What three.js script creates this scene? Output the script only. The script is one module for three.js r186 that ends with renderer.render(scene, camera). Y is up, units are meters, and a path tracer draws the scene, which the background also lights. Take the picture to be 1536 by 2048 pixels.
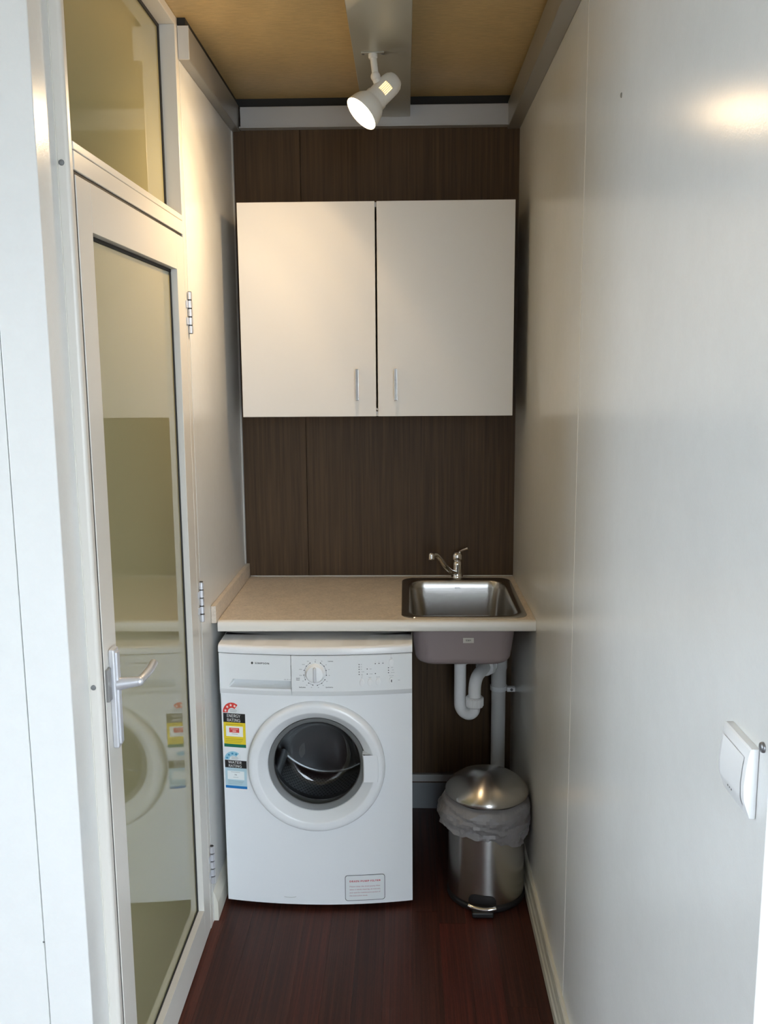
import * as THREE from 'three';
import { RoundedBoxGeometry } from 'three/addons/geometries/RoundedBoxGeometry.js';
import { mergeGeometries, toCreasedNormals, mergeVertices } from 'three/addons/utils/BufferGeometryUtils.js';
import { RectAreaLightUniformsLib } from 'three/addons/lights/RectAreaLightUniformsLib.js';

// ---------------------------------------------------------------- camera, sky, exposure
RectAreaLightUniformsLib.init();
const scene = new THREE.Scene();
const camera = new THREE.PerspectiveCamera(59.18, 1536 / 2048, 0.05, 100);
camera.position.set(0.0743, 1.7084, 3.3158);
camera.rotation.set(-0.1587, 0.0242, -0.0074, 'YXZ');
scene.background = new THREE.Color().setRGB(0.80, 0.915, 1.04);
scene.backgroundIntensity = 11.5;
const renderer = new THREE.WebGLRenderer({ antialias: true });
renderer.toneMapping = THREE.LinearToneMapping;
renderer.toneMappingExposure = 1.0;
renderer.shadowMap.enabled = true;
const LAMP_COLOUR = new THREE.Color().setRGB(1.0, 0.72, 0.42);
const LAMP_CORE = 1.65, LAMP_BEAM = 0.42, LAMP_MID = 0.24, LAMP_SPILL = 0.2;   // candela
const LAMP_MOUTH = new THREE.Vector3(-0.044, 2.40, 0.69);
const LAMP_AXIS = new THREE.Vector3(-0.645, -0.69, 0.277).normalize();

// ---------------------------------------------------------------- helpers
let seed = 7;
const rnd = () => { seed = (seed * 1664525 + 1013904223) >>> 0; return seed / 4294967296; };
const V = (x, y, z) => new THREE.Vector3(x, y, z);
const rgb = (r, g, b) => new THREE.Color().setRGB(r, g, b);
const used = {};
function numbered(n) { used[n] = (used[n] ?? -1) + 1; return used[n] ? `${n}_${String(used[n]).padStart(3, '0')}` : n; }
function prep(g) {
  let q = g.index ? g.toNonIndexed() : g;
  if (!q.attributes.normal) q.computeVertexNormals();
  if (!q.attributes.uv) q.setAttribute('uv', new THREE.BufferAttribute(new Float32Array(q.attributes.position.count * 2), 2));
  for (const k of Object.keys(q.attributes)) if (!['position', 'normal', 'uv'].includes(k)) q.deleteAttribute(k);
  return q;
}
const merge = (...gs) => { const l = gs.flat().map(prep); return l.length === 1 ? l[0] : mergeGeometries(l); };
function metreUV(g, du = 0, dv = 0) {   // texture coordinates in metres, by the way each face looks
  g = prep(g); const p = g.attributes.position, uv = g.attributes.uv, a = V(), b = V(), c = V(), n = V();
  for (let i = 0; i < p.count; i += 3) {
    a.fromBufferAttribute(p, i); b.fromBufferAttribute(p, i + 1); c.fromBufferAttribute(p, i + 2);
    n.copy(b).sub(a).cross(c.clone().sub(a)); const ax = Math.abs(n.x), ay = Math.abs(n.y), az = Math.abs(n.z);
    [a, b, c].forEach((v, k) => {
      if (ax >= ay && ax >= az) uv.setXY(i + k, v.z + du, v.y + dv); else if (ay >= az) uv.setXY(i + k, v.x + du, v.z + dv); else uv.setXY(i + k, v.x + du, v.y + dv);
    });
  }
  return g;
}
function bx(x0, x1, y0, y1, z0, z1, r = 0.0015) {
  const w = x1 - x0, h = y1 - y0, d = z1 - z0; r = Math.min(r, w / 2.01, h / 2.01, d / 2.01);
  const g = r > 0 ? new RoundedBoxGeometry(w, h, d, 2, r) : new THREE.BoxGeometry(w, h, d);
  return metreUV(g.translate((x0 + x1) / 2, (y0 + y1) / 2, (z0 + z1) / 2));
}
const base = new Map();   // each thing's place; parts are drawn in room coordinates and moved into their thing
function mesh(parent, name, geo, mat, ud) {
  const o = base.get(parent) ?? V(0, 0, 0);
  const g = merge(geo); g.translate(-o.x, -o.y, -o.z);
  const m = new THREE.Mesh(g, mat); m.name = parent === scene ? numbered(name) : name; m.castShadow = m.receiveShadow = true;
  if (ud) Object.assign(m.userData, ud);
  parent.add(m); base.set(m, o); return m;
}
function thing(name, label, category, x, y, z, ud = {}) {
  const g = new THREE.Group(); g.name = numbered(name); g.position.set(x, y, z); Object.assign(g.userData, { label, category }, ud);
  scene.add(g); base.set(g, V(x, y, z)); return g;
}
function solo(name, label, category, geo, mat, ud = {}) { return mesh(scene, name, geo, mat, { label, category, ...ud }); }
const struct = (name, label, category, geo, mat) => solo(name, label, category, geo, mat, { kind: 'structure' });
const lathe = (pts, n = 48) => new THREE.LatheGeometry(pts.map(([r, y]) => new THREE.Vector2(r, y)), n);
function along(g, from, dir) {   // turns a shape built along +y so that +y looks along dir, its origin at from
  const q = new THREE.Quaternion().setFromUnitVectors(V(0, 1, 0), dir.clone().normalize());
  return g.applyQuaternion(q).translate(from.x, from.y, from.z);
}
function rod(a, b, r, r2 = r, n = 24) { const d = b.clone().sub(a), L = d.length(); return along(new THREE.CylinderGeometry(r2, r, L, n).translate(0, L / 2, 0), a, d); }
function bentPath(pts, rad) {   // polyline with rounded corners
  const path = new THREE.CurvePath(); let at = pts[0].clone();
  for (let i = 1; i < pts.length - 1; i++) {
    const p = pts[i], u = at.clone().sub(p), v = pts[i + 1].clone().sub(p), k = Math.min(rad, u.length() * 0.98, v.length() * 0.49);
    const s = p.clone().addScaledVector(u.normalize(), k), e = p.clone().addScaledVector(v.normalize(), k);
    path.add(new THREE.LineCurve3(at, s)); path.add(new THREE.QuadraticBezierCurve3(s, p.clone(), e)); at = e;
  }
  path.add(new THREE.LineCurve3(at, pts[pts.length - 1].clone())); return path;
}
function tube(path, r, n = 64, m = 18) {
  const g = new THREE.TubeGeometry(path, n, r, m), caps = [];
  for (const t of [0, 1]) { const d = path.getTangentAt(t).multiplyScalar(t ? 1 : -1); caps.push(along(new THREE.CircleGeometry(r, m).rotateX(-Math.PI / 2), path.getPointAt(t), d)); }
  return merge(g, ...caps);
}
function extrudeX(profile, x0, x1, bevel = 0) {   // profile of [z, y] pairs swept along x
  const s = new THREE.Shape(profile.map(([z, y]) => new THREE.Vector2(z, y)));
  const g = new THREE.ExtrudeGeometry(s, { depth: x1 - x0 - 2 * bevel, bevelEnabled: bevel > 0, bevelSize: bevel, bevelThickness: bevel, bevelOffset: -bevel, bevelSegments: 2 });
  g.rotateY(Math.PI / 2).scale(1, 1, -1).translate(x0 + bevel, 0, 0);
  return flip(prep(g));
}
function flip(g) {
  g = prep(g); for (const k of ['position', 'normal', 'uv']) { const a = g.attributes[k], s = a.itemSize, d = a.array; for (let i = 0; i < a.count; i += 3) for (let j = 0; j < s; j++) { const t = d[(i + 1) * s + j]; d[(i + 1) * s + j] = d[(i + 2) * s + j]; d[(i + 2) * s + j] = t; } }
  return toCreasedNormals(g.deleteAttribute('normal'), 0.5);
}
function grid(nu, nv, f) {   // surface from f(u, v) -> [x, y, z]
  const pos = [], uv = [], idx = [];
  for (let j = 0; j <= nv; j++) for (let i = 0; i <= nu; i++) { pos.push(...f(i / nu, j / nv)); uv.push(i / nu, j / nv); }
  for (let j = 0; j < nv; j++) for (let i = 0; i < nu; i++) { const a = j * (nu + 1) + i, b = a + 1, c = a + nu + 1, d = c + 1; idx.push(a, b, d, a, d, c); }
  const g = new THREE.BufferGeometry(); g.setAttribute('position', new THREE.Float32BufferAttribute(pos, 3)); g.setAttribute('uv', new THREE.Float32BufferAttribute(uv, 2)); g.setIndex(idx); g.computeVertexNormals(); return g;
}
function roundRect(x0, x1, z0, z1, r, n = 10) {
  const out = []; for (const [cx, cz, a] of [[x1 - r, z1 - r, 0], [x0 + r, z1 - r, 1], [x0 + r, z0 + r, 2], [x1 - r, z0 + r, 3]]) for (let i = 0; i <= n; i++) { const t = (a + i / n) * Math.PI / 2; out.push([cx + r * Math.cos(t), cz + r * Math.sin(t)]); }
  return out;
}
// ---------------------------------------------------------------- textures
const lat = new Float32Array(65536); for (let i = 0; i < 65536; i++) lat[i] = rnd();
function noise(x, y, px, py) {   // value noise that repeats after px, py cells
  const ix = Math.floor(x), iy = Math.floor(y), fx = x - ix, fy = y - iy, u = fx * fx * (3 - 2 * fx), v = fy * fy * (3 - 2 * fy);
  const h = (a, b) => lat[((((a % px) + px) % px) * 131 + (((b % py) + py) % py) * 397) & 65535];
  return (h(ix, iy) * (1 - u) + h(ix + 1, iy) * u) * (1 - v) + (h(ix, iy + 1) * (1 - u) + h(ix + 1, iy + 1) * u) * v;
}
function dataTex(w, h, metres, f, srgb = true) {   // f(u, v) -> [r, g, b] 0..1; metres = [width, height] covered
  const d = new Uint8Array(w * h * 4);
  for (let j = 0; j < h; j++) for (let i = 0; i < w; i++) { const c = f(i / w, j / h, i, j), k = (j * w + i) * 4; for (let q = 0; q < 3; q++) d[k + q] = Math.max(0, Math.min(255, c[q] * 255)); d[k + 3] = 255; }
  const t = new THREE.DataTexture(d, w, h); t.wrapS = t.wrapT = THREE.RepeatWrapping; t.magFilter = THREE.LinearFilter; t.minFilter = THREE.LinearMipmapLinearFilter; t.generateMipmaps = true;
  t.repeat.set(1 / metres[0], 1 / metres[1]); if (srgb) t.colorSpace = THREE.SRGBColorSpace; t.needsUpdate = true; return t;
}
function canvasTex(w, h, draw) {
  const c = document.createElement('canvas'); c.width = w; c.height = h; draw(c.getContext('2d'), w, h);
  const t = new THREE.CanvasTexture(c); t.colorSpace = THREE.SRGBColorSpace; t.magFilter = THREE.LinearFilter; return t;
}
const laminateTex = dataTex(1024, 1024, [1.2, 1.2], (u, v) => {
  const g = 0.5 * noise(u * 220, v * 5, 220, 5) + 0.3 * noise(u * 420 + 9, v * 14, 420, 14) + 0.2 * noise(u * 36, v * 2, 36, 2), s = 0.78 + 0.30 * (g - 0.5);
  return [0.395 * s, 0.31 * s, 0.225 * s];
});
const laminateBump = dataTex(512, 512, [0.6, 0.6], (u, v) => { const g = noise(u * 200, v * 8, 200, 8); return [g, g, g]; }, false);
const floorTex = [0, 1, 2, 3, 4].map((k) => dataTex(256, 1024, [0.17, 1.6], (u, v) => {
  const g = 0.45 * noise(u * 60 + k, v * 8, 60, 8) + 0.35 * noise(u * 22, v * 4 + k * 3, 22, 4) + 0.2 * noise(u * 120, v * 160, 120, 160), s = 0.42 + 0.30 * (g - 0.5) + [0.015, -0.035, 0.03, 0.0, 0.05][k];
  const t = [[0.52, 0.31, 0.25], [0.51, 0.315, 0.255], [0.55, 0.30, 0.245], [0.50, 0.32, 0.26], [0.55, 0.325, 0.25]][k];
  return t.map((c, q) => c * s * [1.18, 1.0, 0.95][q]);
}));
const counterTex = dataTex(1024, 1024, [0.5, 0.5], (u, v, i, j) => {
  const g = 0.4 * noise(u * 90, v * 90, 90, 90) + 0.35 * noise(u * 200, v * 200, 200, 200) + 0.25 * noise(u * 18, v * 18, 18, 18), s = 0.93 + 0.2 * (g - 0.5);
  return [0.895 * s, 0.845 * s, 0.78 * s];
});
const ceilTex = dataTex(512, 512, [0.5, 0.5], (u, v) => {
  const g = 0.5 * noise(u * 30, v * 130, 30, 130) + 0.3 * noise(u * 8, v * 8, 8, 8) + 0.2 * noise(u * 200, v * 200, 200, 200), s = 0.95 + 0.16 * (g - 0.5);
  return [0.80 * s, 0.695 * s, 0.50 * s];
});
const fineBump = dataTex(512, 512, [0.12, 0.12], (u, v) => { const g = 0.6 * noise(u * 60, v * 60, 60, 60) + 0.4 * noise(u * 130, v * 130, 130, 130); return [g, g, g]; }, false);
const wallTex = dataTex(512, 512, [0.9, 0.9], (u, v) => { const g = 0.5 * noise(u * 6, v * 6, 6, 6) + 0.3 * noise(u * 40, v * 40, 40, 40) + 0.2 * noise(u * 160, v * 160, 160, 160), s = 0.985 + 0.03 * (g - 0.5); return [0.885 * s, 0.888 * s, 0.876 * s]; });
const brushBump = dataTex(256, 512, [0.2, 0.1], (u, v) => { const g = noise(u * 4, v * 256, 4, 256); return [g, g, g]; }, false);

const S = (o) => new THREE.MeshStandardMaterial(o), Ph = (o) => new THREE.MeshPhysicalMaterial(o);
const M = {
  panel: S({ map: wallTex, roughness: 0.22, bumpMap: fineBump, bumpScale: 0.00006 }),
  roomWall: S({ color: rgb(0.42, 0.41, 0.39), roughness: 0.6 }),
  frame: S({ color: rgb(0.66, 0.635, 0.58), roughness: 0.32 }),
  rail: S({ color: rgb(0.38, 0.375, 0.36), roughness: 0.36, metalness: 0.55 }),
  beam: S({ color: rgb(0.44, 0.44, 0.39), roughness: 0.38, metalness: 0.5 }),
  seal: S({ color: rgb(0.012, 0.012, 0.012), roughness: 0.7 }),
  ceiling: S({ map: ceilTex, roughness: 0.42 }),
  laminate: Ph({ map: laminateTex, roughness: 0.5, specularIntensity: 0.35, bumpMap: laminateBump, bumpScale: 0.0002 }),
  backing: S({ color: rgb(0.03, 0.025, 0.02), roughness: 0.8 }),
  floor: floorTex.map((map) => Ph({ map, roughness: 0.46, specularIntensity: 0.55, bumpMap: fineBump, bumpScale: 0.0001 })),
  floorBase: S({ color: rgb(0.02, 0.012, 0.01), roughness: 0.8 }),
  cabinet: S({ color: rgb(0.77, 0.755, 0.72), roughness: 0.42 }),
  counter: S({ map: counterTex, roughness: 0.33 }),
  edge: S({ color: rgb(0.74, 0.72, 0.66), roughness: 0.33 }),
  white: S({ color: rgb(0.80, 0.815, 0.825), roughness: 0.24 }),
  grey: S({ color: rgb(0.16, 0.165, 0.165), roughness: 0.45 }),
  steel: S({ color: rgb(0.47, 0.45, 0.42), metalness: 1, roughness: 0.27, bumpMap: brushBump, bumpScale: 0.00002 }),
  spun: Ph({ color: rgb(0.56, 0.545, 0.52), metalness: 1, roughness: 0.27, anisotropy: 0.75, anisotropyRotation: Math.PI / 2 }),
  drum: S({ color: rgb(0.20, 0.205, 0.21), metalness: 1, roughness: 0.3 }),
  hole: S({ color: rgb(0.01, 0.01, 0.01), roughness: 0.9 }),
  under: S({ color: rgb(0.29, 0.235, 0.235), roughness: 0.6 }),
  chrome: S({ color: rgb(0.82, 0.82, 0.82), metalness: 1, roughness: 0.07 }),
  satin: S({ color: rgb(0.66, 0.67, 0.70), metalness: 0.55, roughness: 0.36 }),
  pvc: S({ color: rgb(0.82, 0.82, 0.81), roughness: 0.42 }),
  bag: Ph({ color: rgb(0.30, 0.285, 0.29), roughness: 0.38, transmission: 0.25, thickness: 0, side: THREE.DoubleSide }),
  black: S({ color: rgb(0.014, 0.014, 0.015), roughness: 0.45 }),
  obscure: Ph({ color: rgb(0.30, 0.28, 0.16), roughness: 0.012, ior: 1.9 }),
  glass: Ph({ color: rgb(0.86, 0.88, 0.88), roughness: 0.0, transmission: 1, thickness: 0, ior: 1.6 }),
  plastic: S({ color: rgb(0.84, 0.85, 0.85), roughness: 0.28 }),
  lampWhite: S({ color: rgb(0.78, 0.77, 0.72), roughness: 0.3 }),
  mark: S({ color: rgb(0.10, 0.10, 0.10), roughness: 0.6 }),
  bulb: S({ color: rgb(0.9, 0.85, 0.75), roughness: 0.3, emissive: rgb(1, 0.72, 0.42), emissiveIntensity: 40 }),
  vent: S({ color: rgb(0.9, 0.8, 0.5), roughness: 0.5, emissive: rgb(1, 0.66, 0.26), emissiveIntensity: 2.2 }),
};
// ---------------------------------------------------------------- the room
const L = -0.530, R = 0.4766, CEIL = 2.632, FRONT_Z = 1.72, JAMB_X = -0.551, FAR = 4.5, WEST = -2.6, EAST = 2.8, R_END = 2.365;
{ // floor: dark red boards running front to back
  const f = struct('floor', 'dark reddish brown timber board floor running from the doorway to the laundry niche', 'floor', bx(WEST - 0.1, EAST + 0.1, -0.12, -0.014, -0.1, FAR + 0.1, 0), M.floorBase);
  const W = 0.084, shapes = new Map();
  for (let x = WEST + 0.002; x < EAST - 0.02; x += W) {
    const mid = x + W / 2; let z = mid < L - 0.04 ? 1.70 : mid > R + 0.04 ? 2.345 : 0.003;
    z -= 0; let first = true;
    while (z < FAR - 0.05) {
      let len = first ? 0.5 + rnd() * 1.6 : 1.2 + rnd() * 1.2; first = false;
      if (z + len > FAR - 0.4) len = FAR - z;
      const k = Math.floor(rnd() * 5), dv = rnd() * 1.5, du = rnd();
      const b = mesh(f, 'plank', metreUV(new THREE.BoxGeometry(W - 0.0004, 0.014, len - 0.0004).translate(x + W / 2, -0.007 - rnd() * 0.0003, z + len / 2), du, dv), M.floor[k]);
      z += len;
    }
  }
}
struct('ceiling', 'tan fine-ribbed board ceiling above the niche', 'ceiling', bx(WEST - 0.1, EAST + 0.1, CEIL, CEIL + 0.1, -0.1, FAR + 0.1, 0), M.ceiling);
{ // back wall of dark laminate boards
  const w = struct('wall_back', 'dark brown wood-grain laminate back wall with one vertical joint', 'wall', bx(L - 0.12, R + 0.12, 0, CEIL, -0.10, -0.012, 0), M.backing);
  mesh(w, 'panel', bx(L, -0.2922, 0.106, CEIL - 0.001, -0.012, 0, 0.001), M.laminate);
  mesh(w, 'panel', metreUV(bx(-0.2906, R, 0.106, CEIL - 0.001, -0.012, 0, 0.001), 0.37, 0.2), M.laminate);
}
{ // left wall beside the door: one glossy pale panel, and the strip above the door
  const w = struct('wall_left', 'glossy pale wall panel between the glass door and the back corner', 'wall', bx(L - 0.08, L, 0, CEIL, 0, 0.745, 0.0005), M.panel);
  mesh(w, 'corner_trim', bx(L, L + 0.005, 0.98, 2.53, 0.0005, 0.006, 0.001), M.rail);
  mesh(w, 'corner_trim', bx(L, L + 0.003, 0.98, 2.53, 0.010, 0.0125, 0.001), M.frame);
}
{ // bright white wall at the left of the opening, facing the room with the window
  const w = struct('wall_front', 'bright white wall panel left of the niche opening with a thin vertical joint', 'wall', bx(-0.636, JAMB_X, 0, CEIL, 1.6285, FRONT_Z, 0.002), M.panel);
  mesh(w, 'panel', bx(-1.84, -0.6375, 0, CEIL, 1.64, FRONT_Z, 0.001), M.panel);
  mesh(w, 'panel', bx(WEST, -1.8415, 0, CEIL, 1.64, FRONT_Z, 0.001), M.panel);
  mesh(w, 'screw', along(new THREE.SphereGeometry(0.0022, 10, 8).scale(1, 0.5, 1), V(-0.6375, 0.602, FRONT_Z + 0.0004), V(0, 0, 1)), M.grey);
}
{ // right wall: two glossy panels with a fine raised joint, ending in front of the camera
  const w = struct('wall_right', 'long glossy white right wall of two panels with a fine raised joint', 'wall', bx(R, R + 0.09, 0, CEIL, 0, 1.199, 0.0005), M.panel);
  mesh(w, 'panel', bx(R, R + 0.09, 0, CEIL, 1.201, R_END, 0.001), M.panel);
  mesh(w, 'joint_strip', bx(R - 0.0008, R + 0.004, 0.10, 2.525, 1.1985, 1.2015, 0.0004), M.edge);
}
struct('wall_behind_door', 'plain wall closing off the space behind the glass door', 'wall', [bx(-0.80, -0.74, 0, CEIL, -0.1, 1.64, 0), bx(-0.74, L - 0.12, 0, CEIL, -0.10, -0.012, 0)], M.panel);
struct('wall_front_right', 'white wall facing the bright room at the end of the right wall', 'wall', bx(R + 0.09, EAST, 0, CEIL, R_END - 0.09, R_END, 0.001), M.panel);
// the bright front room: a window on the left side and a glazed doorway at the right behind the viewer
const WZ0 = 1.80, WZ1 = 3.4, WX0 = 0.15, WX1 = 2.45, WY1 = 2.52, SILL = 0.95;
struct('wall_west', 'white side wall of the front room around its left window', 'wall', [bx(WEST - 0.1, WEST, 0, CEIL, 1.64, WZ0, 0), bx(WEST - 0.1, WEST, 0, CEIL, WZ1, FAR + 0.1, 0), bx(WEST - 0.1, WEST, WY1, CEIL, WZ0, WZ1, 0), bx(WEST - 0.1, WEST, 0, SILL, WZ0, WZ1, 0)], M.roomWall);
struct('wall_east', 'plain white side wall of the bright front room on the right', 'wall', bx(EAST, EAST + 0.1, 0, CEIL, R_END - 0.09, FAR + 0.1, 0), M.roomWall);
struct('wall_far', 'white wall around the glazed doorway behind the viewer', 'wall', [bx(WEST, WX0, 0, CEIL, FAR, FAR + 0.1, 0), bx(WX1, EAST, 0, CEIL, FAR, FAR + 0.1, 0), bx(WX0, WX1, WY1, CEIL, FAR, FAR + 0.1, 0)], M.roomWall);
struct('window_1', 'open glazed doorway frame behind the viewer letting daylight in', 'window', [bx(WX0, WX0 + 0.05, 0, WY1, FAR + 0.01, FAR + 0.08), bx(WX1 - 0.05, WX1, 0, WY1, FAR + 0.01, FAR + 0.08), bx(WX0 + 0.05, WX1 - 0.05, WY1 - 0.05, WY1, FAR + 0.01, FAR + 0.08)], M.frame);
struct('window_2', 'open window frame in the left side wall of the front room', 'window', [bx(WEST - 0.08, WEST - 0.01, SILL, WY1, WZ0, WZ0 + 0.05), bx(WEST - 0.08, WEST - 0.01, SILL, WY1, WZ1 - 0.05, WZ1), bx(WEST - 0.08, WEST - 0.01, SILL, SILL + 0.05, WZ0 + 0.05, WZ1 - 0.05), bx(WEST - 0.08, WEST - 0.01, WY1 - 0.05, WY1, WZ0 + 0.05, WZ1 - 0.05)], M.frame);
struct('ground', 'pale paving outside the front room', 'paving', bx(-24, 24, -0.4, -0.125, -18, 26, 0), S({ color: rgb(0.34, 0.33, 0.31), roughness: 0.9 }));
{ // top rails and the beam
  const backRail = S({ color: rgb(0.46, 0.46, 0.46), roughness: 0.4, metalness: 0.3 });
  const t = struct('trim_1', 'grey metal rail along the top of the left wall', 'rail', [bx(L, L + 0.030, 2.527, 2.611, 0.001, 0.752, 0.003)], M.rail);
  mesh(t, 'seal_strip', bx(L, L + 0.022, 2.611, CEIL, 0.001, 0.752, 0.0005), M.seal);
  mesh(t, 'end_cap', bx(L + 0.0005, L + 0.0305, 2.5265, 2.6115, 0.752, 0.755, 0.001), M.frame);
  const b = struct('trim_2', 'pale metal rail across the top of the back wall', 'rail', [bx(L + 0.036, R - 0.028, 2.536, 2.602, 0.001, 0.030, 0.002), bx(L + 0.032, R - 0.028, 2.531, 2.536, 0.001, 0.036, 0.001)], backRail);
  mesh(b, 'seal_strip', bx(L + 0.022, R - 0.036, 2.602, CEIL, 0.001, 0.014, 0.0005), M.seal);
  const r = struct('trim_3', 'grey metal rail along the top of the right wall', 'rail', [bx(R - 0.044, R, 2.525, 2.612, 0.001, R_END, 0.003)], M.rail);
  mesh(r, 'seal_strip', bx(R - 0.030, R, 2.612, CEIL, 0.001, R_END, 0.0005), M.seal);
  struct('ceiling_beam', 'dull grey steel beam running under the tan ceiling and carrying the spotlight', 'beam', [bx(-0.0655, 0.095, 2.562, CEIL, 0.032, FAR - 0.02, 0.002)], M.beam);
}
// ---------------------------------------------------------------- skirtings
struct('baseboard_right', 'cream stepped baseboard along the right wall', 'baseboard', (() => {
  const p = [[0, 0], [0.016, 0], [0.016, 0.028], [0.0125, 0.034], [0.0125, 0.052], [0.010, 0.060], [0.010, 0.094], [0.007, 0.099], [0, 0.100]];
  return new THREE.ExtrudeGeometry(new THREE.Shape(p.map(([x, y]) => new THREE.Vector2(-x, y))), { depth: R_END - 0.004, bevelEnabled: false }).translate(R, 0, 0.002);
})(), S({ color: rgb(0.62, 0.59, 0.49), roughness: 0.4 }));
struct('baseboard_left', 'short cream baseboard beside the washing machine on the left wall', 'baseboard', (() => {
  const p = [[0, 0], [0.014, 0], [0.014, 0.060], [0.010, 0.072], [0.005, 0.090], [0, 0.098]];
  return new THREE.ExtrudeGeometry(new THREE.Shape(p.map(([x, y]) => new THREE.Vector2(x, y))), { depth: 0.736, bevelEnabled: false }).translate(L, 0, 0.002);
})(), S({ color: rgb(0.60, 0.58, 0.50), roughness: 0.4 }));
{
  const b = struct('baseboard_back', 'grey metal channel along the foot of the back wall', 'baseboard', [bx(L, R, 0, 0.106, -0.0115, 0.002, 0.001)], S({ color: rgb(0.20, 0.21, 0.22), roughness: 0.4, metalness: 0.4 }));
  mesh(b, 'channel_lip', [bx(L, R, 0.117, 0.144, 0.0005, 0.014, 0.001), bx(L, R, 0.1435, 0.147, 0.0005, 0.018, 0.0008)], M.rail);
}
// ---------------------------------------------------------------- glass door in the left wall
{
  const D = thing('door_1', 'pale framed glass door with a lever handle and a glazed transom above, in the left wall', 'door', L, 0, 1.19, { kind: 'structure' });
  const fz0 = 0.747, fz1 = 1.6245, X = L;
  // frame: posts, head and the rail between leaf and transom
  mesh(D, 'frame_post', bx(X - 0.075, X, 0.0, CEIL - 0.001, fz0, 0.781, 0.002), M.frame);
  mesh(D, 'frame_post', [bx(X - 0.075, X, 0.0, CEIL - 0.001, 1.5985, fz1, 0.008), bx(X - 0.075, JAMB_X + 0.0012, 0, CEIL - 0.001, fz1 - 0.002, fz1 + 0.0035, 0.001)], M.frame);
  mesh(D, 'frame_head', bx(X - 0.075, X, 2.606, CEIL - 0.001, 0.781, 1.5985, 0.002), M.frame);
  mesh(D, 'transom_rail', [bx(X - 0.075, X, 2.071, 2.106, 0.781, 1.5985, 0.002), bx(X - 0.075, X, 2.107, 2.122, 0.781, 1.5985, 0.002)], M.frame);
  const tx = X - 0.045;
  const tg = mesh(D, 'transom_pane', bx(tx - 0.010, tx, 2.122, 2.606, 0.781, 1.5985, 0), M.obscure);
  mesh(tg, 'gasket', [bx(tx, tx + 0.004, 2.122, 2.606, 0.781, 0.790, 0.0005), bx(tx, tx + 0.004, 2.597, 2.606, 0.790, 1.5985, 0.0005)], M.seal);
  for (const [y, z] of [[2.078, 1.617], [1.088, 1.617]]) mesh(D, 'screw', along(new THREE.SphereGeometry(0.0055, 14, 10).scale(1, 0.45, 1), V(X - 0.0135, y, fz1 + 0.0002), V(0.25, 0, 1)), M.grey);
  // leaf
  const z0 = 0.7835, z1 = 1.5945, y0 = 0.006, y1 = 2.0635, gz0 = 0.861, gz1 = 1.516, gy0 = 0.112, gy1 = 1.971, t = 0.042;
  const leaf = mesh(D, 'door_leaf', [bx(X - t, X, y0, y1, z0, gz0, 0.0015), bx(X - t, X, y0, y1, gz1, z1, 0.0015), bx(X - t, X, gy1, y1, gz0, gz1, 0.0008), bx(X - t, X, y0, gy0, gz0, gz1, 0.0008)], M.frame);
  const gx = X - 0.020;
  mesh(leaf, 'glass_pane', bx(gx - 0.008, gx, gy0, gy1, gz0, gz1, 0), M.obscure);
  mesh(leaf, 'gasket', [bx(gx, gx + 0.003, gy0, gy1, gz0, gz0 + 0.008, 0.0005), bx(gx, gx + 0.003, gy1 - 0.008, gy1, gz0, gz1, 0.0005), bx(gx, gx + 0.003, gy0, gy0 + 0.006, gz0, gz1, 0.0005)], M.seal);
  mesh(leaf, 'handle_plate', [bx(X, X + 0.013, 0.937, 1.148, 1.541, 1.571, 0.004), bx(X + 0.010, X + 0.017, 0.944, 1.141, 1.547, 1.565, 0.003)], M.satin, { label: 'silver backplate' });
  const n0 = V(X + 0.012, 1.071, 1.556), n1 = V(-0.474, 1.076, 1.553);
  mesh(leaf, 'lever_handle', [rod(n0, n1, 0.0135, 0.0095), along(new THREE.SphereGeometry(0.0098, 18, 14), n1, V(1, 0, 0)),
    tube(new THREE.CatmullRomCurve3([n1, V(-0.471, 1.078, 1.535), V(-0.470, 1.079, 1.49), V(-0.474, 1.079, 1.445)]), 0.0085, 32, 16)], M.satin, { label: 'silver lever' });
  mesh(leaf, 'latch', bx(X - 0.002, X + 0.006, 1.045, 1.112, 1.5735, 1.5935, 0.001), S({ color: rgb(0.33, 0.33, 0.32), metalness: 0.6, roughness: 0.4 }));
  mesh(D, 'seal_strip', [bx(X - 0.030, X - 0.004, 2.0637, 2.0708, z0, z1, 0), bx(X - 0.030, X - 0.002, y0, 2.0637, z1 + 0.0002, 1.5983, 0), bx(X - 0.030, X - 0.002, y0, 2.0637, 0.7812, z0 - 0.0002, 0)], M.seal);
  // hinges: five barrels with dark gaps
  for (const [a, b] of [[1.806, 1.921], [0.974, 1.095], [0.139, 0.264]]) {
    const hg = mesh(D, 'hinge', rod(V(X + 0.006, a, 0.758), V(X + 0.006, b, 0.758), 0.0052), M.black), step = (b - a) / 5;
    for (let k = 0; k < 5; k++) mesh(hg, 'knuckle', [rod(V(X + 0.006, a + k * step + 0.0018, 0.758), V(X + 0.006, a + (k + 1) * step - 0.0018, 0.758), 0.0075), bx(X, X + 0.003, a + k * step + 0.0018, a + (k + 1) * step - 0.0018, k % 2 ? 0.758 : 0.747, k % 2 ? 0.7805 : 0.758, 0.0005)], M.satin);
  }
}
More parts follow.
